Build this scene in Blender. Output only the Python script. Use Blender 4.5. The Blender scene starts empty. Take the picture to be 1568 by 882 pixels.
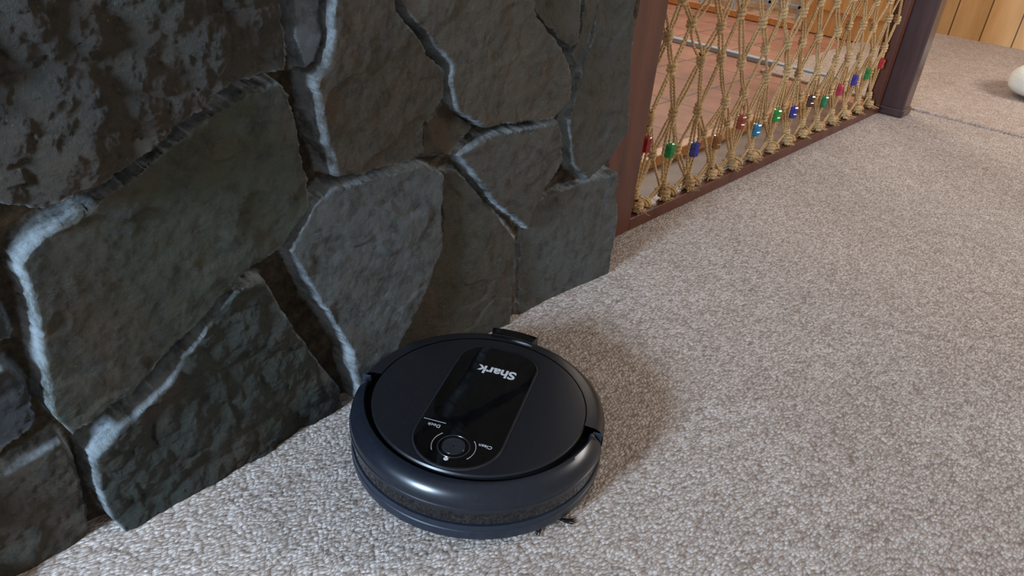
import bpy, bmesh, math, random
import numpy as np
from mathutils import Vector, Matrix
random.seed(7)
scene=bpy.context.scene
scene.view_settings.view_transform='Standard'
scene.view_settings.look='None'

# ------------------------------------------------------------------ helpers
def link(o,parent=None):
    scene.collection.objects.link(o)
    if parent: o.parent=parent
    return o
def empty(name,loc=(0,0,0),rz=0):
    e=bpy.data.objects.new(name,None); e.location=loc; e.rotation_euler=(0,0,rz); e.empty_display_size=.05
    return link(e)
def mesh_obj(name,verts,faces,mat=None,parent=None,smooth=False):
    me=bpy.data.meshes.new(name); me.from_pydata([tuple(v) for v in verts],[],faces); me.update()
    if smooth:
        for p in me.polygons: p.use_smooth=True
    o=bpy.data.objects.new(name,me)
    if mat: me.materials.append(mat)
    return link(o,parent)
def box(name,x0,x1,y0,y1,z0,z1,mat,parent=None,bevel=0.0):
    bm=bmesh.new(); bmesh.ops.create_cube(bm,size=1)
    for v in bm.verts:
        v.co=Vector((x0 if v.co.x<0 else x1, y0 if v.co.y<0 else y1, z0 if v.co.z<0 else z1))
    if bevel>0: bmesh.ops.bevel(bm,geom=bm.edges[:],offset=bevel,segments=3,profile=.5,affect='EDGES')
    me=bpy.data.meshes.new(name); bm.to_mesh(me); bm.free(); me.materials.append(mat)
    return link(bpy.data.objects.new(name,me),parent)
def lathe(name,prof,a0,a1,n,mat,parent,mats=None,caps=False):
    full=abs((a1-a0)-360)<1e-6
    vs=[];fs=[];m=len(prof);mi=[]
    cnt=n if full else n+1
    for i in range(cnt):
        a=math.radians(a0+(a1-a0)*i/n)
        for p in prof: vs.append((p[0]*math.cos(a),p[0]*math.sin(a),p[1]))
    for i in range(n):
        j=(i+1)%cnt
        for k in range(m-1):
            fs.append((i*m+k,j*m+k,j*m+k+1,i*m+k+1)); mi.append(prof[k][2] if len(prof[k])>2 else 0)
    if caps and not full:
        fs.append(tuple(range(m))); mi.append(0)
        fs.append(tuple((cnt-1)*m+k for k in reversed(range(m)))); mi.append(0)
    o=mesh_obj(name,vs,fs,mat,parent)
    if mats:
        for q in mats: o.data.materials.append(q)
    for p,i_ in zip(o.data.polygons,mi): p.material_index=i_; p.use_smooth=len(p.vertices)==4
    bm=bmesh.new(); bm.from_mesh(o.data); bmesh.ops.recalc_face_normals(bm,faces=bm.faces[:]); bm.to_mesh(o.data); bm.free()
    md=o.modifiers.new('es','EDGE_SPLIT'); md.split_angle=math.radians(35)
    return o

class NT:
    def __init__(s,name):
        s.m=bpy.data.materials.new(name); s.m.use_nodes=True; s.t=s.m.node_tree; s.t.nodes.clear()
        s.out=s.n('ShaderNodeOutputMaterial'); s.b=s.n('ShaderNodeBsdfPrincipled'); s.l(s.b.outputs[0],s.out.inputs[0])
    def n(s,t,**k):
        x=s.t.nodes.new(t)
        for a,b in k.items():
            if a.startswith('i_'):
                x.inputs[a[2:].replace('_',' ')].default_value=b
            else: setattr(x,a,b)
        return x
    def l(s,a,b): s.t.links.new(a,b)
    def set(s,**k):
        for a,b in k.items(): s.b.inputs[a.replace('_',' ')].default_value=b
    def coord(s,scale=(1,1,1),rot=(0,0,0),kind='Object'):
        tc=s.n('ShaderNodeTexCoord'); mp=s.n('ShaderNodeMapping'); mp.inputs['Scale'].default_value=scale; mp.inputs['Rotation'].default_value=rot
        s.l(tc.outputs[kind],mp.inputs[0]); return mp.outputs[0]
    def noise(s,vec,scale,detail=4,rough=.5):
        x=s.n('ShaderNodeTexNoise'); x.inputs['Scale'].default_value=scale; x.inputs['Detail'].default_value=detail; x.inputs['Roughness'].default_value=rough
        s.l(vec,x.inputs['Vector']); return x.outputs['Fac']
    def ramp(s,fac,stops):
        x=s.n('ShaderNodeValToRGB'); e=x.color_ramp.elements
        while len(e)<len(stops): e.new(.5)
        for q,(p,c) in zip(e,stops):
            q.position=p; q.color=(c[0],c[1],c[2],1) if not isinstance(c,(int,float)) else (c,c,c,1)
        s.l(fac,x.inputs[0]); return x.outputs[0]
    def mix(s,f,a,b,mode='MIX'):
        x=s.n('ShaderNodeMix',data_type='RGBA',blend_type=mode)
        for i,v in ((0,f),(6,a),(7,b)):
            if isinstance(v,bpy.types.NodeSocket): s.l(v,x.inputs[i])
            elif i==0: x.inputs[0].default_value=v
            else: x.inputs[i].default_value=(v[0],v[1],v[2],1)
        return x.outputs[2]
    def math(s,op,a,b=0.0,c=None):
        x=s.n('ShaderNodeMath',operation=op)
        for i,v in enumerate((a,b) if c is None else (a,b,c)):
            if isinstance(v,bpy.types.NodeSocket): s.l(v,x.inputs[i])
            else: x.inputs[i].default_value=v
        return x.outputs[0]
    def bump(s,h,strength=.5,dist=.002,prev=None):
        x=s.n('ShaderNodeBump'); x.inputs['Strength'].default_value=strength; x.inputs['Distance'].default_value=dist
        s.l(h,x.inputs['Height'])
        if prev is not None: s.l(prev,x.inputs['Normal'])
        s.l(x.outputs[0],s.b.inputs['Normal']); return x.outputs[0]
def simple(name,col,rough=.5,metal=0,coat=0,spec=.5):
    t=NT(name); v=t.coord(); f=t.noise(v,180,3)
    c=t.ramp(f,[(.3,[x*.86 for x in col]),(.7,[x*1.12 for x in col])]); t.l(c,t.b.inputs['Base Color'])
    t.set(Roughness=rough,Metallic=metal,Coat_Weight=coat,Specular_IOR_Level=spec); return t.m

# ------------------------------------------------------------------ materials
def m_carpet(name,tint=(1,1,1)):
    t=NT(name)
    base=t.coord()
    nz=t.n('ShaderNodeTexNoise'); nz.inputs['Scale'].default_value=45; nz.inputs['Detail'].default_value=2; t.l(base,nz.inputs['Vector'])
    add=t.n('ShaderNodeVectorMath',operation='MULTIPLY_ADD'); t.l(nz.outputs['Color'],add.inputs[0]); add.inputs[1].default_value=(.009,.009,0); t.l(base,add.inputs[2])
    mp=t.n('ShaderNodeMapping'); mp.inputs['Rotation'].default_value=(0,0,math.radians(18)); mp.inputs['Scale'].default_value=(1,2.0,1); t.l(add.outputs[0],mp.inputs[0])
    vo=t.n('ShaderNodeTexVoronoi',feature='F1'); vo.inputs['Scale'].default_value=158; vo.inputs['Randomness'].default_value=.75; t.l(mp.outputs[0],vo.inputs['Vector'])
    sep=t.n('ShaderNodeSeparateColor'); t.l(vo.outputs['Color'],sep.inputs[0])
    loop=t.ramp(sep.outputs[0],[(0.0,(.38,.305,.255)),(.3,(.49,.415,.365)),(.6,(.57,.50,.455)),(1.0,(.69,.63,.59))])
    big=t.noise(base,2.6,4,.6)
    bigc=t.ramp(big,[(.3,(.89,.86,.84)),(.7,(1.06,1.06,1.06))])
    med=t.noise(base,30,4,.65)
    medc=t.ramp(med,[(.35,(.89,.88,.87)),(.65,(1.06,1.06,1.06))])
    c=t.mix(1,loop,bigc,'MULTIPLY'); c=t.mix(1,c,medc,'MULTIPLY')
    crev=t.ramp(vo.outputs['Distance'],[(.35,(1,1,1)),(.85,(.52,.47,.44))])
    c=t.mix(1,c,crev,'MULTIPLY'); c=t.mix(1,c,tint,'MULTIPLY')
    t.l(c,t.b.inputs['Base Color'])
    h=t.math('SUBTRACT',1.0,vo.outputs['Distance']); fib=t.noise(base,800,2)
    h2=t.math('MULTIPLY_ADD',fib,.2,h); h3=t.math('MULTIPLY_ADD',med,.6,h2)
    t.bump(h3,.72,.003)
    t.set(Roughness=.95,Specular_IOR_Level=.15,Sheen_Weight=.05); return t.m

def m_stone():
    t=NT('split_fieldstone'); base=t.coord()
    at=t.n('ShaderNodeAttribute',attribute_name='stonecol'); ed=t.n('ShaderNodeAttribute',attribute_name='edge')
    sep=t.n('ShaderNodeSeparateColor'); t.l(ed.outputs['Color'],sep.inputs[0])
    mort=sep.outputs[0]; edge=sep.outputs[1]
    n1=t.noise(base,6,9,.68); n2=t.noise(base,42,10,.74); n3=t.noise(base,420,3,.6); n4=t.noise(base,13,7,.7)
    c=t.mix(t.ramp(n1,[(.46,0.0),(.66,.65)]),at.outputs['Color'],(.058,.033,.015))
    c=t.mix(t.ramp(n4,[(.50,0.0),(.72,.6)]),c,(.030,.038,.024))
    c=t.mix(t.ramp(n2,[(.34,.8),(.52,0.0)]),c,(.009,.010,.007))
    c=t.mix(t.ramp(n2,[(.62,0.0),(.80,.35)]),c,(.12,.12,.095))
    c=t.mix(t.ramp(n3,[(.66,0.0),(.78,.55)]),c,(.25,.24,.20))
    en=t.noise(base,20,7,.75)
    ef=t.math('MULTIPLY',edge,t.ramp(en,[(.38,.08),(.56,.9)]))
    mn=t.noise(base,60,6,.7)
    mc=t.ramp(mn,[(.35,(.020,.015,.009)),(.55,(.078,.056,.034)),(.8,(.17,.14,.095))])
    c=t.mix(mort,c,mc)
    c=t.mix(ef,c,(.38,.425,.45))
    t.l(c,t.b.inputs['Base Color'])
    r=t.ramp(n2,[(.3,.34),(.7,.62)]); r=t.mix(mort,r,(.9,.9,.9)); t.l(r,t.b.inputs['Roughness'])
    fine=t.noise(base,150,8,.8)
    h=t.math('MULTIPLY_ADD',n3,.20,t.math('MULTIPLY',n2,.5)); h=t.math('MULTIPLY_ADD',fine,.75,h)
    t.bump(h,.85,.0055)
    t.set(Specular_IOR_Level=.35); return t.m

def m_wood(name,c1,c2,scale=(1,12,12),rough=.4,groove=None):
    t=NT(name); v=t.coord(scale=scale); n=t.noise(v,4,6,.6)
    c=t.ramp(n,[(.3,c1),(.7,c2)])
    base=t.coord()
    if groove:
        w=t.n('ShaderNodeSeparateXYZ'); t.l(base,w.inputs[0]); s=t.math('MODULO',t.math('ADD',w.outputs[groove[0]],50.0),groove[1])
        g=t.math('LESS_THAN',s,.007); c=t.mix(g,c,[x*.25 for x in c1])
        idn=t.math('FLOOR',t.math('DIVIDE',t.math('ADD',w.outputs[groove[0]],50.0),groove[1]))
        wn=t.n('ShaderNodeTexWhiteNoise',noise_dimensions='1D'); t.l(idn,wn.inputs['W'])
        c=t.mix(1,c,t.ramp(wn.outputs['Value'],[(0,(.8,.78,.75)),(1,(1.12,1.1,1.08))]),'MULTIPLY')
    t.l(c,t.b.inputs['Base Color']); t.bump(n,.15,.001); t.set(Roughness=rough); return t.m

def m_tile():
    t=NT('terracotta_tile'); v=t.coord()
    br=t.n('ShaderNodeTexBrick',offset=0.0); br.inputs['Scale'].default_value=1; br.inputs['Brick Width'].default_value=.3; br.inputs['Row Height'].default_value=.3
    br.inputs['Mortar Size'].default_value=.005; br.inputs['Color1'].default_value=(.36,.155,.095,1); br.inputs['Color2'].default_value=(.44,.21,.13,1); br.inputs['Mortar'].default_value=(.16,.10,.075,1)
    t.l(v,br.inputs['Vector']); n=t.noise(v,9,6,.6)
    c=t.mix(1,br.outputs['Color'],t.ramp(n,[(.3,(.75,.75,.8)),(.7,(1.15,1.15,1.15))]),'MULTIPLY')
    t.l(c,t.b.inputs['Base Color']); t.set(Roughness=.5,Specular_IOR_Level=.25); return t.m

def m_rope():
    t=NT('jute_rope'); v=t.coord(); n=t.noise(v,300,4,.6); n2=t.noise(v,12,2)
    c=t.ramp(n,[(.3,(.33,.20,.09)),(.6,(.60,.42,.22)),(.8,(.80,.62,.38))])
    c=t.mix(1,c,t.ramp(n2,[(.3,(.85,.82,.8)),(.7,(1.1,1.1,1.1))]),'MULTIPLY')
    t.l(c,t.b.inputs['Base Color']); t.bump(n,.7,.001); t.set(Roughness=.85,Specular_IOR_Level=.2); return t.m

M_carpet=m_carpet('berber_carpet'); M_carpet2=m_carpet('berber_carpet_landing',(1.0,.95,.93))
M_stone=m_stone()
M_frame=m_wood('stained_frame_wood',(.060,.018,.010),(.13,.040,.022),(6,6,1),.35)
M_post=m_wood('dark_post_wood',(.045,.022,.022),(.085,.045,.045),(8,8,1),.25)
M_panel=m_wood('pine_panelling',(.55,.31,.12),(.74,.47,.22),(3,3,.5),.45,groove=(1,.16))
M_door=m_wood('golden_door_wood',(.55,.28,.09),(.78,.46,.18),(10,10,1),.4)
M_step=m_wood('nosing_wood',(.50,.20,.06),(.68,.32,.11),(1,10,10),.35)
M_tile=m_tile(); M_rope=m_rope()
M_white=simple('white_fabric',(.80,.80,.72),.7)

# ------------------------------------------------------------------ numpy noise
rng=np.random.RandomState(11); TAB=rng.rand(256,256); TAB2=rng.rand(256,256); TAB3=rng.rand(256,256)
def vn(x,y):
    xi=np.floor(x).astype(int); yi=np.floor(y).astype(int); fx=x-xi; fy=y-yi
    fx=fx*fx*fx*(fx*(fx*6-15)+10); fy=fy*fy*fy*(fy*(fy*6-15)+10)
    a=TAB[xi&255,yi&255];b=TAB[(xi+1)&255,yi&255];c=TAB[xi&255,(yi+1)&255];d=TAB[(xi+1)&255,(yi+1)&255]
    return (a*(1-fx)+b*fx)*(1-fy)+(c*(1-fx)+d*fx)*fy
def fbm(x,y,s,o=5,g=.5,off=0):
    r=0;a=1;t=0;cs,sn=math.cos(.6),math.sin(.6)
    x=x*s+off*17.3;y=y*s+off*9.1
    for i in range(o):
        r=r+a*vn(x,y);t+=a;a*=g;x,y=(x*cs-y*sn)*2.03+5.2,(x*sn+y*cs)*2.03+1.7
    return r/t-.5
def facets(x,y,s,off=0):
    """chipped planes: each jittered cell carries its own tilted plane, upper envelope"""
    x=x*s+off*31.7; y=y*s+off*13.3
    xi=np.floor(x).astype(int); yi=np.floor(y).astype(int); best=np.full(x.shape,-9.)
    for i in (-1,0,1):
        for j in (-1,0,1):
            a=(xi+i)&255;b=(yi+j)&255
            px=xi+i+TAB[a,b];py=yi+j+TAB2[a,b]
            dx=x-px;dy=y-py; tx=(TAB3[a,b]-.5)*1.6; ty=(TAB[b,a]-.5)*1.6
            h=tx*dx+ty*dy-.55*(dx*dx+dy*dy)+.5*TAB2[b,a]
            best=np.maximum(best,h)
    return best-.2
def voro(x,y,seeds):
    f1=np.full(x.shape,9.);f2=np.full(x.shape,9.);idx=np.zeros(x.shape,int)
    for i,(sx,sy) in enumerate(seeds):
        d=np.hypot(x-sx,y-sy); m=d<f1
        f2=np.where(m,f1,np.minimum(f2,d)); idx=np.where(m,i,idx); f1=np.where(m,d,f1)
    return f1,f2,idx

# ------------------------------------------------------------------ stone wall (outlines in mm on the wall face: x along wall, z up)
ST={
'A':"-943,605 -819,640 -681,630 -680,539 -677,513 -686,482 -758,478 -791,460 -849,430 -899,409 -948,405 -990,430 -1010,520",
'B':"-968,354 -946,369 -884,398 -825,427 -761,458 -693,473 -679,459 -670,414 -660,365 -659,316 -692,283 -753,261 -797,230 -853,198 -893,174 -948,160 -963,155 -972,182 -966,250 -963,315",
'C':"-798,218 -763,247 -722,241 -701,177 -667,112 -628,38 -624,1 -640,-30 -734,-30 -851,-30 -931,-30 -949,34 -950,117 -912,140 -859,165",
'D':"-622,640 -536,640 -536,535 -496,495 -447,449 -449,416 -482,385 -480,342 -536,341 -625,347 -644,409 -654,469 -636,481 -624,521",
'P':"-669,620 -630,620 -630,515 -641,483 -657,475 -667,512",
'E':"-527,640 -330,640 -292,510 -230,459 -200,417 -192,376 -235,352 -371,362 -424,394 -440,432 -440,457 -489,502 -527,536",
'F':"-437,408 -382,363 -403,349 -426,330 -474,336 -474,377",
'Q':"-289,640 -188,640 -177,463 -198,451 -223,463 -280,508",
'R':"-172,640 -135,640 -130,497 -143,450 -165,420 -188,438 -171,472",
'H':"-123,640 -30,640 -18,510 -13,405 -4,288 -58,244 -109,220 -162,262 -184,332 -158,412 -132,459",
'I':"-414,328 -370,345 -210,344 -185,278 -224,231 -255,167 -316,221 -385,294",
'J':"-689,269 -654,315 -626,332 -514,327 -474,330 -437,306 -440,193 -477,135 -511,86 -540,45 -560,-30 -600,-30 -603,30 -615,99 -653,182",
'K':"-433,307 -408,303 -347,240 -272,156 -270,131 -277,33 -279,-30 -401,-30 -545,-30 -535,35 -498,79 -467,126 -432,196",
'L':"-247,167 -220,206 -153,213 -10,211 4,118 4,12 4,-30 -150,-30 -252,-30 -257,84 -252,132",
'M':"-1050,360 -985,338 -982,271 -1050,277",
'O':"-1050,262 -989,246 -980,208 -983,175 -1055,143",
'N':"-1060,121 -968,144 -962,113 -962,30 -970,-30 -1060,-30",
}
COL={'A':(.026,.021,.014),'B':(.038,.043,.026),'C':(.021,.025,.019),'D':(.050,.040,.026),'P':(.10,.12,.14),'E':(.060,.047,.031),'F':(.058,.040,.021),
'Q':(.046,.046,.036),'R':(.046,.048,.040),'H':(.042,.047,.042),'I':(.062,.056,.045),'J':(.078,.085,.084),'K':(.050,.045,.031),'L':(.068,.071,.066),'M':(.04,.04,.04),'O':(.022,.022,.025),'N':(.045,.036,.024)}
ROUGH={'A':.85,'C':.75,'O':.6,'N':.5,'D':.11,'E':.10}
PROT={'A':.012,'B':.010,'C':.002,'D':.006,'P':.0,'E':.008,'F':-.012,'Q':.0,'R':0,'H':.0,'I':.002,'J':.006,'K':-.006,'L':.0,'M':0,'O':-.004,'N':-.006}
def build_wall():
    xs=np.concatenate([np.arange(-2.6,-1.12,.009),np.arange(-1.12,.0115,.0015)])
    zs=np.concatenate([np.arange(-.02,.66,.0015),np.arange(.66,2.3,.009)])
    side_y=np.array([.01,.02,.03,.045,.06,.075,.09,.105,.12])
    X,Z=np.meshgrid(xs,zs,indexing='ij')
    wx=X+.0035*fbm(X,Z,28,3,off=3)*2+.0030*fbm(X,Z,110,4,.65,off=5)*2
    wz=Z+.0035*fbm(X,Z,28,3,off=8)*2+.0030*fbm(X,Z,110,4,.65,off=6)*2
    best=np.full(X.shape,-9.);sid=np.full(X.shape,-1)
    keys=list(ST)
    for k,key in enumerate(keys):
        P=np.array([[float(a)/1000 for a in p.split(',')] for p in ST[key].split()])
        d=np.full(X.shape,9.);ins=np.zeros(X.shape,bool)
        for i in range(len(P)):
            a=P[i];b=P[(i+1)%len(P)];e=b-a
            t=np.clip(((wx-a[0])*e[0]+(wz-a[1])*e[1])/(e@e),0,1)
            d=np.minimum(d,np.hypot(wx-a[0]-t*e[0],wz-a[1]-t*e[1]))
            c=(a[1]>wz)!=(b[1]>wz)
            if b[1]!=a[1]: ins^=c&(wx<(b[0]-a[0])*(wz-a[1])/(b[1]-a[1])+a[0])
        sd=np.where(ins,d,-d)
        m=sd>best; best=np.where(m,sd,best); sid=np.where(m,k,sid)
    r2=np.random.RandomState(5); seeds=[]
    gx=0
    for x in np.arange(-2.7,.2,.25):
        gx+=1
        for z in np.arange(-.1,2.4,.22):
            seeds.append((x+r2.uniform(-.07,.07),z+(.11 if gx%2 else 0)+r2.uniform(-.06,.06)))
    f1,f2,idx=voro(wx,wz,seeds)
    outside=np.maximum(-1.035-wx,wz-.63)
    dv=np.minimum((f2-f1)*.5-.008,-best-.012); dv=np.minimum(dv,outside)
    dv=np.where(outside>0,dv,-9)
    usev=dv>best
    d=np.where(usev,dv,best)
    nk=len(keys); tot=nk+len(seeds)
    s_all=np.where(usev,idx+nk,sid)
    col=np.zeros((tot,3));ro=np.zeros(tot);pr=np.zeros(tot);tx=r2.uniform(-.07,.07,tot);tz=r2.uniform(-.07,.07,tot);cx=np.zeros(tot);cz=np.zeros(tot)
    for k,key in enumerate(keys):
        col[k]=COL[key];ro[k]=ROUGH.get(key,.07);pr[k]=PROT[key]
        P=np.array([[float(a)/1000 for a in p.split(',')] for p in ST[key].split()]);cx[k],cz[k]=P.mean(0)
    allc=list(COL.values())
    for i,s in enumerate(seeds):
        col[nk+i]=allc[r2.randint(len(allc))];ro[nk+i]=r2.choice([.07,.1,.8]);pr[nk+i]=r2.uniform(-.004,.01);cx[nk+i],cz[nk+i]=s
    face=pr[s_all]+tx[s_all]*(X-cx[s_all])+tz[s_all]*(Z-cz[s_all])
    R=ro[s_all]
    qx=X+.010*fbm(X,Z,30,4,.6,off=31); qz=Z+.010*fbm(X,Z,30,4,.6,off=32)
    fc1=facets(qx,qz,11,1); fc2=facets(qx,qz,30,2); fc3=facets(qx,qz,75,3)
    terr=fbm(X,Z*1.2,5,4,.5,off=12)*5; terr=np.floor(terr)+np.clip((terr-np.floor(terr))*6-2.5,0,1)
    face=face+R*(.026*fc1+.013*fc2+.005*fc3)+(1-R)*(.003*fbm(X,Z,5,2,off=9)+.0024*terr+.0005*fc3)
    face=face+(.0012+.0030*R)*fbm(X,Z,80,4,.7,off=4)
    t=np.clip((d+.0015)/.0030,0,1)
    # chipped arris: the rim is broken back unevenly
    chipw=.0015+.006*np.clip(fbm(X,Z,35,4,.6,off=41)*2.2+.2,0,1)
    rnd=-.0050*np.clip(1-np.clip(d,0,1)/chipw,0,1)
    mort=-.025+.010*fbm(X,Z,14,3,off=7)*2+.005*fbm(X,Z,70,4,.6,off=2)
    mort=mort+.012*np.clip(fbm(X,Z,4,2,off=21)*4,-1,1)
    h=np.where(t>0,mort*(1-t)+(face+rnd)*t,mort)
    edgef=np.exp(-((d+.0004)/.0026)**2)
    mf=1-np.clip((d+.0025)/.002,0,1)
    nx,nz=X.shape
    hl=h[-1,:]
    Xc=np.concatenate([X,np.stack([X[-1,:]+.004*fbm(Z[-1,:]*1.0,Z[-1,:]*0+y,30,3)*2 for y in side_y])],0)
    Zc=np.concatenate([Z,np.stack([Z[-1,:] for y in side_y])],0)
    Yc=np.concatenate([-h,np.stack([(-hl)+(y)*(.12+hl)/.12 for y in side_y])],0)
    C=col[s_all]; Cc=np.concatenate([C,np.repeat(C[-1:,:],len(side_y),0)],0)
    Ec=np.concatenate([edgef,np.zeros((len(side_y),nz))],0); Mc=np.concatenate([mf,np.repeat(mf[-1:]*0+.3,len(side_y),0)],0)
    nx=Xc.shape[0]; n=nx*nz
    V=np.stack([Xc.ravel(),Yc.ravel(),Zc.ravel()],1).astype(np.float32)
    I=np.arange(n).reshape(nx,nz)
    Fq=np.stack([I[:-1,:-1],I[1:,:-1],I[1:,1:],I[:-1,1:]],-1).reshape(-1,4).astype(np.int32)
    me=bpy.data.meshes.new('wall_left'); me.vertices.add(n); me.vertices.foreach_set('co',V.ravel())
    me.loops.add(Fq.size); me.loops.foreach_set('vertex_index',Fq.ravel())
    me.polygons.add(len(Fq)); me.polygons.foreach_set('loop_start',np.arange(0,Fq.size,4,dtype=np.int32))
    me.polygons.foreach_set('use_smooth',np.ones(len(Fq),bool))
    me.update(calc_edges=True); me.validate()
    a=me.color_attributes.new('stonecol','FLOAT_COLOR','POINT'); a.data.foreach_set('color',np.concatenate([Cc.reshape(-1,3),np.ones((n,1))],1).astype(np.float32).ravel())
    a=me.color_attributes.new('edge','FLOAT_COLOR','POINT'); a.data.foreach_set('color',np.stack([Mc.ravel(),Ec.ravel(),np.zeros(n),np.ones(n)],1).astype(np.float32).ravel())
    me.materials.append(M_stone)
    return link(bpy.data.objects.new('wall_left',me))
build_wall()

# ------------------------------------------------------------------ floors
def grid_floor(name,x0,x1,y0,y1,z,mat):
    return mesh_obj(name,[(x0,y0,z),(x1,y0,z),(x1,y1,z),(x0,y1,z)],[(0,1,2,3)],mat)
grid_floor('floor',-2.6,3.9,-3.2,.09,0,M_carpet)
box('floor_landing',1.91,3.9,-3.2,.62,-.03,.008,M_carpet2,bevel=.007)
mesh_obj('floor_foyer',[(.0,.09,-.004),(3.3,.09,-.004),(3.3,2.4,-.004),(.0,2.4,-.004)],[(0,1,2,3)],M_tile)
box('trim_1',.1,1.75,.262,.300,-.004,.030,M_step,bevel=.004)
M_slate=simple('foyer_slate',(.15,.085,.06),.5)
box('trim_3',.1,1.75,.128,.262,-.004,.002,M_slate,bevel=.001)
box('trim_2',2.06,2.10,.30,2.3,-.004,.016,simple('pale_threshold',(.36,.44,.52),.45),bevel=.003)

# far walls
box('wall_far',3.78,3.88,-3.2,.62,0,2.3,M_panel)
box('wall_foyer_back',0,3.1,2.3,2.38,0,2.3,M_panel)
win=empty('window_1')
M_mun=simple('blue_grey_muntin',(.33,.42,.52),.4)
box('sill',3.0,3.09,.96,2.29,0,.03,M_step,win)
for y in (.97,1.14,1.35,1.56,1.77,1.98,2.19): box('muntin_v',3.03,3.05,y,y+.014,.03,2.1,M_mun,win)
for z in (.10,.24,.38,.52,.80,1.1,1.5,2.0): box('muntin_h',3.03,3.05,.96,2.29,z,z+.014,M_mun,win)
t=NT('outdoor_ground'); v=t.coord(); c=t.ramp(t.noise(v,5,6,.7),[(.35,(.16,.06,.03)),(.5,(.50,.25,.10)),(.7,(.75,.55,.38))]); t.l(c,t.b.inputs['Base Color']); t.set(Roughness=.9)
mesh_obj('ground_outside',[(3.1,.0,-.1),(9,.0,-.1),(9,6,-.1),(3.1,6,-.1)],[(0,1,2,3)],t.m)
dr=empty('door_1')
box('leaf',3.02,3.06,.42,.95,.0,2.05,M_door,dr,bevel=.003)
box('panel_low',3.008,3.022,.50,.87,.12,.85,M_door,dr,bevel=.006)
box('panel_high',3.008,3.022,.50,.87,1.0,1.9,M_door,dr,bevel=.006)

# ------------------------------------------------------------------ rope net screen
scr=empty('rope_net_screen')
Y0,Y1,YN=.075,.125,.100
box('stile_left',.03,.192,Y0,Y1,0,1.0,M_frame,scr,bevel=.003)
box('stile_right',1.70,1.745,Y0,Y1,0,1.0,M_frame,scr,bevel=.003)
box('rail_bottom',.19,1.71,Y0,Y1,0,.030,M_frame,scr,bevel=.003)
box('rail_top',.03,1.745,Y0,Y1,.96,1.0,M_frame,scr,bevel=.003)
pst=empty('newel_post')
box('shaft',1.754,1.832,.0,.115,.02,1.15,M_post,pst,bevel=.006)
box('foot',1.749,1.838,-.006,.121,0,.03,M_post,pst,bevel=.006)
box('cap',1.748,1.841,-.013,.128,1.15,1.18,M_post,pst,bevel=.008)

cu=bpy.data.curves.new('net','CURVE'); cu.dimensions='3D'; cu.bevel_depth=.0026; cu.bevel_resolution=2; cu.resolution_u=1
def spl(pts,rad=1.0):
    s=cu.splines.new('POLY'); s.points.add(len(pts)-1)
    for p,q in zip(s.points,pts): p.co=(q[0],q[1],q[2],1); p.radius=rad
def strand(ctrl,hr=.0026,pitch=.022,rad=1.0):
    pts=[]
    for i in range(len(ctrl)-1):
        a,b=ctrl[i],ctrl[i+1]; n=max(2,int((b-a).length/.004))
        for k in range(n): pts.append(a.lerp(b,k/n))
    pts.append(ctrl[-1])
    for ph in (0,math.pi):
        out=[];L=0
        for i,p in enumerate(pts):
            d=(pts[min(i+1,len(pts)-1)]-pts[max(i-1,0)]).normalized()
            if i: L+=(p-pts[i-1]).length
            s1=d.cross(Vector((0,1,0))).normalized(); s2=d.cross(s1)
            a=ph+L/pitch*2*math.pi
            out.append(p+s1*math.cos(a)*hr+s2*math.sin(a)*hr)
        spl(out,rad)
def coil(c,axis,r,h,turns,rad=1.3):
    axis=axis.normalized(); s1=axis.cross(Vector((0,1,.01))).normalized(); s2=axis.cross(s1); out=[]
    n=int(turns*10)
    for i in range(n+1):
        a=i/10*2*math.pi; f=i/n-.5
        out.append(c+axis*h*f+(s1*math.cos(a)+s2*math.sin(a))*r*(1-.5*abs(f)))
    spl(out,rad)
def dbl(a,b,off=.0050):
    """a pair of parallel ropes bowed slightly apart"""
    d=(b-a).normalized(); n=Vector((-d.z,0,d.x))
    for sg in (-1,1):
        w=off*random.uniform(.5,1.4)*sg; j=Vector((0,random.uniform(-.003,.003),0))
        strand([a+n*w*.35,a.lerp(b,.25)+n*w+j,a.lerp(b,.5)+n*w*1.2+j+Vector((0,0,-.002)),a.lerp(b,.75)+n*w+j,b+n*w*.35],.0018,.017,.76)
N=14; sp=(1.66-.235)/(N-1)
cols=[.235+sp*i for i in range(N)]
zrow=[.240,.325,.410,.495,.580,.670,.765,.860,.955]
nodes=[]
for r,z in enumerate(zrow):
    row=[]
    cnt=N if r%2==0 else N+1
    for i in range(cnt):
        x=cols[i] if r%2==0 else .235-sp/2+sp*i
        x=min(max(x,.196),1.696)
        e=0 if x in(.196,1.696) else 1
        row.append(Vector((x+random.uniform(-.012,.012)*e,YN+random.uniform(-.006,.006),z+random.uniform(-.018,.018))))
    nodes.append(row)
for r in range(len(zrow)-1):
    A,B=nodes[r],nodes[r+1]
    for i,a in enumerate(A):
        js=(i,i+1) if r%2==0 else (i-1,i)
        for j in js:
            if 0<=j<len(B): dbl(a,B[j])
for row in nodes:
    for p in row:
        coil(p,Vector((random.uniform(-.2,.2),0,1)),.0078,.026,3,1.75)
beadpos=[]
bz=[.185,.150,.128,.125,.155,.115,.135,.125,.140,.120,.140,.155,.160,.180]
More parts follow.
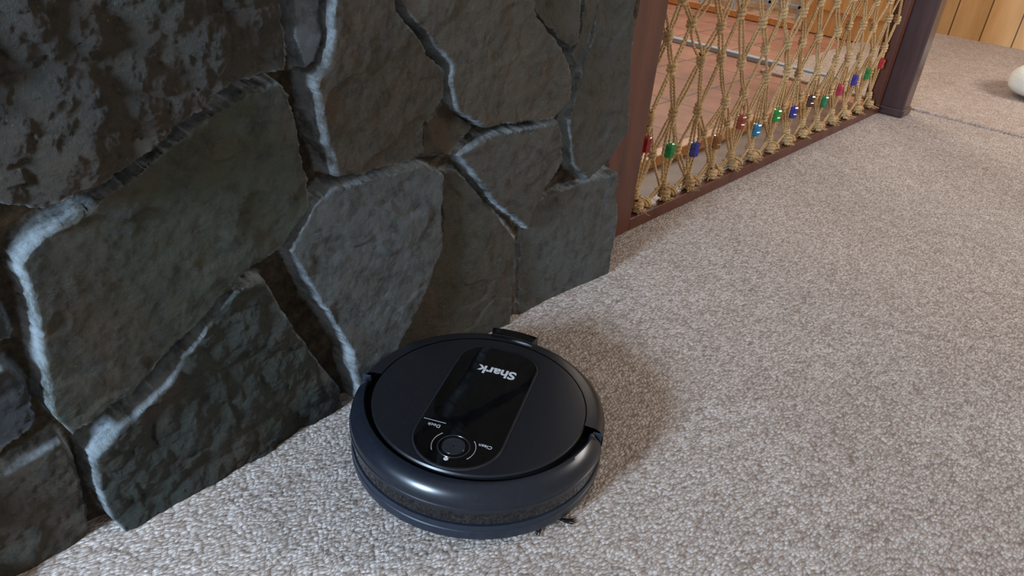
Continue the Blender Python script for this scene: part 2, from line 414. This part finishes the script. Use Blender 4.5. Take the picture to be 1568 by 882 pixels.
for i,x in enumerate(cols):
    top=nodes[0][i]; bot=Vector((x+random.uniform(-.006,.006),YN,.066+random.uniform(-.008,.008)))
    b=Vector((x+random.uniform(-.004,.004),YN,min(bz[i],top.z-.045)))
    beadpos.append(b)
    for sx in (-1,1):
        strand([top+Vector((sx*.004,0,-.005)),Vector((b.x+sx*.019,YN,b.z+.028)),Vector((b.x+sx*.020,YN,b.z-.01)),bot+Vector((sx*.004,0,.005))],.0019,.018,rad=.8)
    strand([top,b,bot],.0014,.02,.6)
    coil(bot,Vector((0,0,1)),.0080,.024,3.5,1.7)
    coil(top-Vector((0,0,.024)),Vector((0,0,1)),.0055,.012,2,1.3)
    for sx in (-1,1):
        e=Vector((x+sx*sp*.46,YN,.036)); dbl(bot,e,.004)
    coil(Vector((x+sp*.46,YN,.032)),Vector((1,0,.2)),.012,.018,2.5,1.6)
    c=Vector((x,YN-.010,.044))
    coil(c,Vector((.3,0,1)),.011,.022,3,2.0)
    for k in range(16):
        d=Vector((random.uniform(-1,1),random.uniform(-1,.6),random.uniform(-.9,.3))).normalized()
        p=c+d*.006; pts=[]
        for q in range(5):
            pts.append(p.copy()); p=p+d*.006+Vector((random.uniform(-.003,.003),random.uniform(-.003,.003),-.001))
            p.z=max(p.z,.034)
        spl(pts,.5)
for i in range(N-1):
    a=nodes[0][i];b=nodes[0][i+1];m=Vector(((a.x+b.x)/2,YN+.004,.150+random.uniform(-.012,.012)))
    dbl(a,m); dbl(b,m); coil(m,Vector((0,0,1)),.0075,.024,2.5,1.6)
    dbl(m,Vector((a.x,YN,.066)),.003); dbl(m,Vector((b.x,YN,.066)),.003)
cu.materials.append(M_rope)
link(bpy.data.objects.new('net',cu),scr)
def m_glass(name,c):
    t=NT(name); v=t.coord(); f=t.noise(v,90,2); cc=t.ramp(f,[(.3,[q*.6 for q in c]),(.7,c)]); t.l(cc,t.b.inputs['Base Color'])
    t.set(Roughness=.08,Transmission_Weight=.35,IOR=1.5,Coat_Weight=.5); return t.m
GC=[(.5,.03,.03),(.02,.40,.10),(.03,.05,.55),(.45,.18,.03),(.5,.08,.05),(.02,.35,.65),(.03,.45,.08),(.04,.05,.45),(.12,.05,.04),(.02,.35,.15),(.65,.04,.10),(.06,.05,.45),(.03,.35,.08),(.65,.04,.04)]
bm=bmesh.new()
for i,b in enumerate(beadpos):
    b=b+Vector((0,-.004,0))
    prof=[(.004,-.0175),(.0115,-.016),(.0135,-.013),(.0135,-.005),(.0123,-.0035),(.0123,.0035),(.0135,.005),(.0135,.013),(.0115,.016),(.004,.0175)]
    rings=[[bm.verts.new(b+Vector((r*math.cos(a*math.pi/4),r*math.sin(a*math.pi/4),z))) for a in range(8)] for r,z in prof]
    for k in range(len(rings)-1):
        for a in range(8):
            f=bm.faces.new((rings[k][a],rings[k][(a+1)%8],rings[k+1][(a+1)%8],rings[k+1][a])); f.material_index=i
    for rr in (rings[0][::-1],rings[-1]): bm.faces.new(rr).material_index=i
me=bpy.data.meshes.new('glass_beads'); bm.to_mesh(me); bm.free()
for i,c in enumerate(GC): me.materials.append(m_glass('glass_bead_%d'%i,c))
link(bpy.data.objects.new('glass_beads',me),scr)

# ------------------------------------------------------------------ robot vacuum
rv=empty('robot_vacuum',(-.5485,-.193,0),math.radians(26.3-90)); rv.scale=(1.03,1.03,1.0)
M_shell=simple('matte_shell',(.0085,.0092,.0120),.32,spec=.42)
M_bump=simple('bumper_plastic',(.008,.0100,.0155),.28,spec=.5)
M_low=simple('lower_ring_plastic',(.011,.016,.026),.36)
M_blk=simple('black_core',(.004,.004,.005),.6,spec=.15)
M_gloss=simple('gloss_black',(.002,.002,.0025),.04,spec=.6)
t=NT('ir_window'); v=t.coord(); n=t.noise(v,260,4,.7); c=t.ramp(n,[(.45,(.005,.005,.006)),(.7,(.018,.018,.018))]); t.l(c,t.b.inputs['Base Color']); t.set(Roughness=.08); M_ir=t.m
M_grey=simple('print_silver',(.50,.50,.52),.4)
M_btn=simple('button_grey',(.020,.021,.026),.25)
lathe('chassis',[(.001,.010),(.148,.010),(.152,.014),(.152,.070),(.140,.073),(.128,.073)],0,360,128,M_blk,rv)
lathe('lower_ring',[(.146,.009),(.154,.010),(.1585,.014),(.1595,.020),(.1595,.026),(.1585,.027),(.1585,.029),(.1595,.030),(.159,.036),(.152,.037)],0,360,160,M_low,rv)
def bumper():
    prof=[(.150,.037,0),(.1575,.038,1),(.1575,.056,0),(.1605,.0575,0),(.1608,.062,0),(.1598,.063,0),(.1600,.066,0),(.1590,.071,0),(.1560,.0765,0),(.1525,.0810,0)]
    top=[(.67,.0845),(.36,.0865),(.12,.0865),(.0,.0850),(-.02,.074)]
    n=180;vs=[];fs=[];mi=[];m=len(prof)+len(top)
    for i in range(n+1):
        u=i/n; a=math.radians(183.5+173*u)
        side=abs(2*u-1)**3
        r_in=.1385+.0085*side*(1 if abs(2*u-1)<.97 else .6)
        for p in prof: vs.append((p[0]*math.cos(a),p[0]*math.sin(a),p[1]))
        for f,z in top:
            r=r_in+(.1515-r_in)*f; vs.append((r*math.cos(a),r*math.sin(a),z))
    for i in range(n):
        for k in range(m-1):
            fs.append((i*m+k,(i+1)*m+k,(i+1)*m+k+1,i*m+k+1)); mi.append(prof[k][2] if k<len(prof) else 0)
    fs.append(tuple(range(m)));mi.append(0);fs.append(tuple(n*m+k for k in reversed(range(m))));mi.append(0)
    o=mesh_obj('bumper_front',vs,fs,M_bump,rv); o.data.materials.append(M_ir)
    for p,q in zip(o.data.polygons,mi): p.material_index=q; p.use_smooth=len(p.vertices)==4
    bm=bmesh.new(); bm.from_mesh(o.data); bmesh.ops.recalc_face_normals(bm,faces=bm.faces[:]); bm.to_mesh(o.data); bm.free()
    md=o.modifiers.new('es','EDGE_SPLIT'); md.split_angle=math.radians(35)
bumper()
lathe('rear_shell',[(.150,.037),(.1575,.038),(.1585,.060),(.1585,.074),(.1565,.081),(.1520,.0855),(.1460,.0875),(.1340,.0885)],0,180,140,M_shell,rv,caps=False)
lathe('top_disc',[(.1325,.070),(.1340,.0862),(.1325,.0882),(.125,.0888),(.08,.0895),(.001,.0898)],0,360,160,M_shell,rv)
def rrect(hw,y0,y1,rf,rr,n=14):
    pts=[]
    for cx,cy,r,a0 in ((hw-rr,y1-rr,rr,0),(-hw+rr,y1-rr,rr,90),(-hw+rf,y0+rf,rf,180),(hw-rf,y0+rf,rf,270)):
        for i in range(n+1):
            a=math.radians(a0+90*i/n); pts.append((cx+r*math.cos(a),cy+r*math.sin(a)))
    return pts
def plate(name,pts,z0,z1,mat,parent,bev=.0006):
    bm=bmesh.new(); vs=[bm.verts.new((x,y,z0)) for x,y in pts]; f=bm.faces.new(vs)
    r=bmesh.ops.extrude_face_region(bm,geom=[f]); 
    for v in r['geom']:
        if isinstance(v,bmesh.types.BMVert): v.co.z=z1
    bmesh.ops.recalc_face_normals(bm,faces=bm.faces[:])
    es=[e for e in bm.edges if all(abs(v.co.z-z1)<1e-7 for v in e.verts)]
    if bev: bmesh.ops.bevel(bm,geom=es,offset=bev,segments=2,profile=.5,affect='EDGES')
    me=bpy.data.meshes.new(name); bm.to_mesh(me); bm.free(); me.materials.append(mat)
    return link(bpy.data.objects.new(name,me),parent)
plate('panel_rim',rrect(.0545,-.1315,.1100,.0540,.036),.0885,.0906,M_btn,rv)
plate('control_panel',rrect(.0528,-.1298,.1082,.0523,.034),.0890,.0912,M_gloss,rv)
def ringm(name,r,w,z,mat,cx,cy,a0=0,a1=360,n=48):
    vs=[];fs=[]
    for i in range(n+1):
        a=math.radians(a0+(a1-a0)*i/n)
        for q,zz in ((r-w,z),(r-w*.5,z+.0005),(r+w*.5,z+.0005),(r+w,z)): vs.append((cx+q*math.cos(a),cy+q*math.sin(a),zz))
    for i in range(n):
        for k in range(3): fs.append((i*4+k,i*4+k+1,i*4+k+5,i*4+k+4))
    return mesh_obj(name,vs,fs,mat,rv)
ringm('button_ring',.0185,.0007,.0913,M_btn,0,-.096)
ringm('button_arc_left',.0255,.0003,.0913,M_grey,0,-.096,140,215)
ringm('button_arc_right',.0255,.0003,.0913,M_grey,0,-.096,-35,40)
bt=lathe('clean_button',[(.0135,.0912),(.0132,.0924),(.010,.0921),(.001,.0917)],0,360,48,M_btn,rv); bt.location=(0,-.096,0)
def text(name,s,size,loc,rz,mat,bold=0):
    c=bpy.data.curves.new(name,'FONT'); c.body=s; c.size=size; c.align_x='CENTER'; c.align_y='CENTER'; c.extrude=.0001; c.offset=bold
    c.materials.append(mat); o=bpy.data.objects.new(name,c); link(o,rv); o.location=loc; o.rotation_euler=(0,0,rz); return o
text('logo_text','Shark',.0225,(.004,.0580,.0914),math.pi,M_grey,.0006)
text('label_dock','Dock',.0072,(-.034,-.070,.0914),math.pi,M_grey)
text('label_clean','Clean',.0072,(.034,-.083,.0914),math.pi,M_grey)
ringm('status_light',.0016,.0012,.0914,M_grey,-.001,-.118)
box('panel_line_left',-.050,-.022,-.0625,-.0620,.0912,.0914,M_grey,rv)
tabp=[]
for i in range(17):
    a=math.radians(90-12+24*i/16); tabp.append((.1615*math.cos(a),.1615*math.sin(a)))
for i in range(17):
    a=math.radians(90+12-24*i/16); tabp.append((.1440*math.cos(a),.1440*math.sin(a)))
plate('bin_tab',tabp,.050,.0915,M_gloss,rv,.0015)
for sx in (-1,1):
    box('notch_lip_%s'%('r' if sx>0 else 'l'),-.1575 if sx<0 else .146,-.146 if sx<0 else .1575,-.0075,-.0055,.070,.0868,M_low,rv,bevel=.0005)
for sx in (-1,1):
    bm=bmesh.new(); bmesh.ops.create_cone(bm,cap_ends=True,segments=40,radius1=.034,radius2=.034,depth=.018)
    bmesh.ops.bevel(bm,geom=[e for e in bm.edges],offset=.002,segments=2,affect='EDGES')
    me=bpy.data.meshes.new('wheel'); bm.to_mesh(me); bm.free(); me.materials.append(M_blk)
    o=bpy.data.objects.new('wheel_%s'%('r' if sx>0 else 'l'),me); link(o,rv); o.rotation_euler=(0,math.pi/2,0); o.location=(sx*.11,0,.0345)
bc=bpy.data.curves.new('side_brush','CURVE'); bc.dimensions='3D'; bc.bevel_depth=.0004
for k in range(36):
    a=math.radians(-5+120*(k//12)+random.uniform(-14,14)); s=bc.splines.new('POLY'); s.points.add(3)
    for q in range(4):
        rr=.005+.0085*q; s.points[q].co=(.118+rr*math.cos(a+.1*q)+random.uniform(-.002,.002),-.080+rr*math.sin(a+.1*q),.008-.0018*q,1)
bc.materials.append(M_blk); link(bpy.data.objects.new('side_brush',bc),rv)

# ------------------------------------------------------------------ white floor cushion at far right
bm=bmesh.new(); bmesh.ops.create_uvsphere(bm,u_segments=48,v_segments=24,radius=1)
for v in bm.verts:
    x,y,z=v.co; r=(abs(x)**3+abs(y)**3+abs(z)**3)**(1/3) or 1
    x,y,z=x/r,y/r,z/r
    rr=math.hypot(x,y); z+= .04*math.sin(8*math.atan2(y,x))*rr*(1-abs(z))
    v.co=Vector((x*.20,y*.20,.007+.062+z*.062))
for f in bm.faces: f.smooth=True
me=bpy.data.meshes.new('floor_cushion'); bm.to_mesh(me); bm.free(); me.materials.append(M_white)
o=link(bpy.data.objects.new('floor_cushion',me)); o.location=(2.64,-.345,0)

# ------------------------------------------------------------------ lights
w=bpy.data.worlds.new('world'); scene.world=w; w.use_nodes=True
bg=w.node_tree.nodes['Background']; bg.inputs[0].default_value=(1.0,.92,.85,1); bg.inputs[1].default_value=.34
def area(name,loc,target,sx,sy,power,col):
    l=bpy.data.lights.new(name,'AREA'); l.shape='RECTANGLE'; l.size=sx; l.size_y=sy; l.energy=power; l.color=col
    o=link(bpy.data.objects.new(name,l)); o.location=loc
    o.rotation_euler=(Vector(target)-Vector(loc)).to_track_quat('-Z','Y').to_euler(); return o
area('window_light_left',(-3.0,-.32,1.02),(-.5,-.35,0),.45,.45,128,(.56,.76,1.0))
area('window_light_foyer',(2.9,1.5,1.7),(1.2,.2,0),1.0,1.2,24,(1.0,.88,.74))
area('window_light_right',(2.4,-2.2,1.8),(1.6,0,0),.9,.9,60,(1.0,.95,.90))

# ------------------------------------------------------------------ camera
th=math.radians(30.1);a=math.radians(40)
F=Vector((math.cos(th)*math.cos(a),math.cos(th)*math.sin(a),-math.sin(th)))
R0=Vector((math.sin(a),-math.cos(a),0));U0=R0.cross(F)
c,s=.9955,.0943
Xc=(R0*c+U0*s).normalized();Uc=(U0*c-R0*s).normalized()
cam=bpy.data.cameras.new('camera'); cam.sensor_width=36; cam.lens=1150/1568*36; cam.clip_start=.01
co=link(bpy.data.objects.new('camera',cam))
M=Matrix((Xc,Uc,-F)).transposed().to_4x4(); M.translation=Vector((-1.116,-.705,.70)); co.matrix_world=M
scene.camera=co
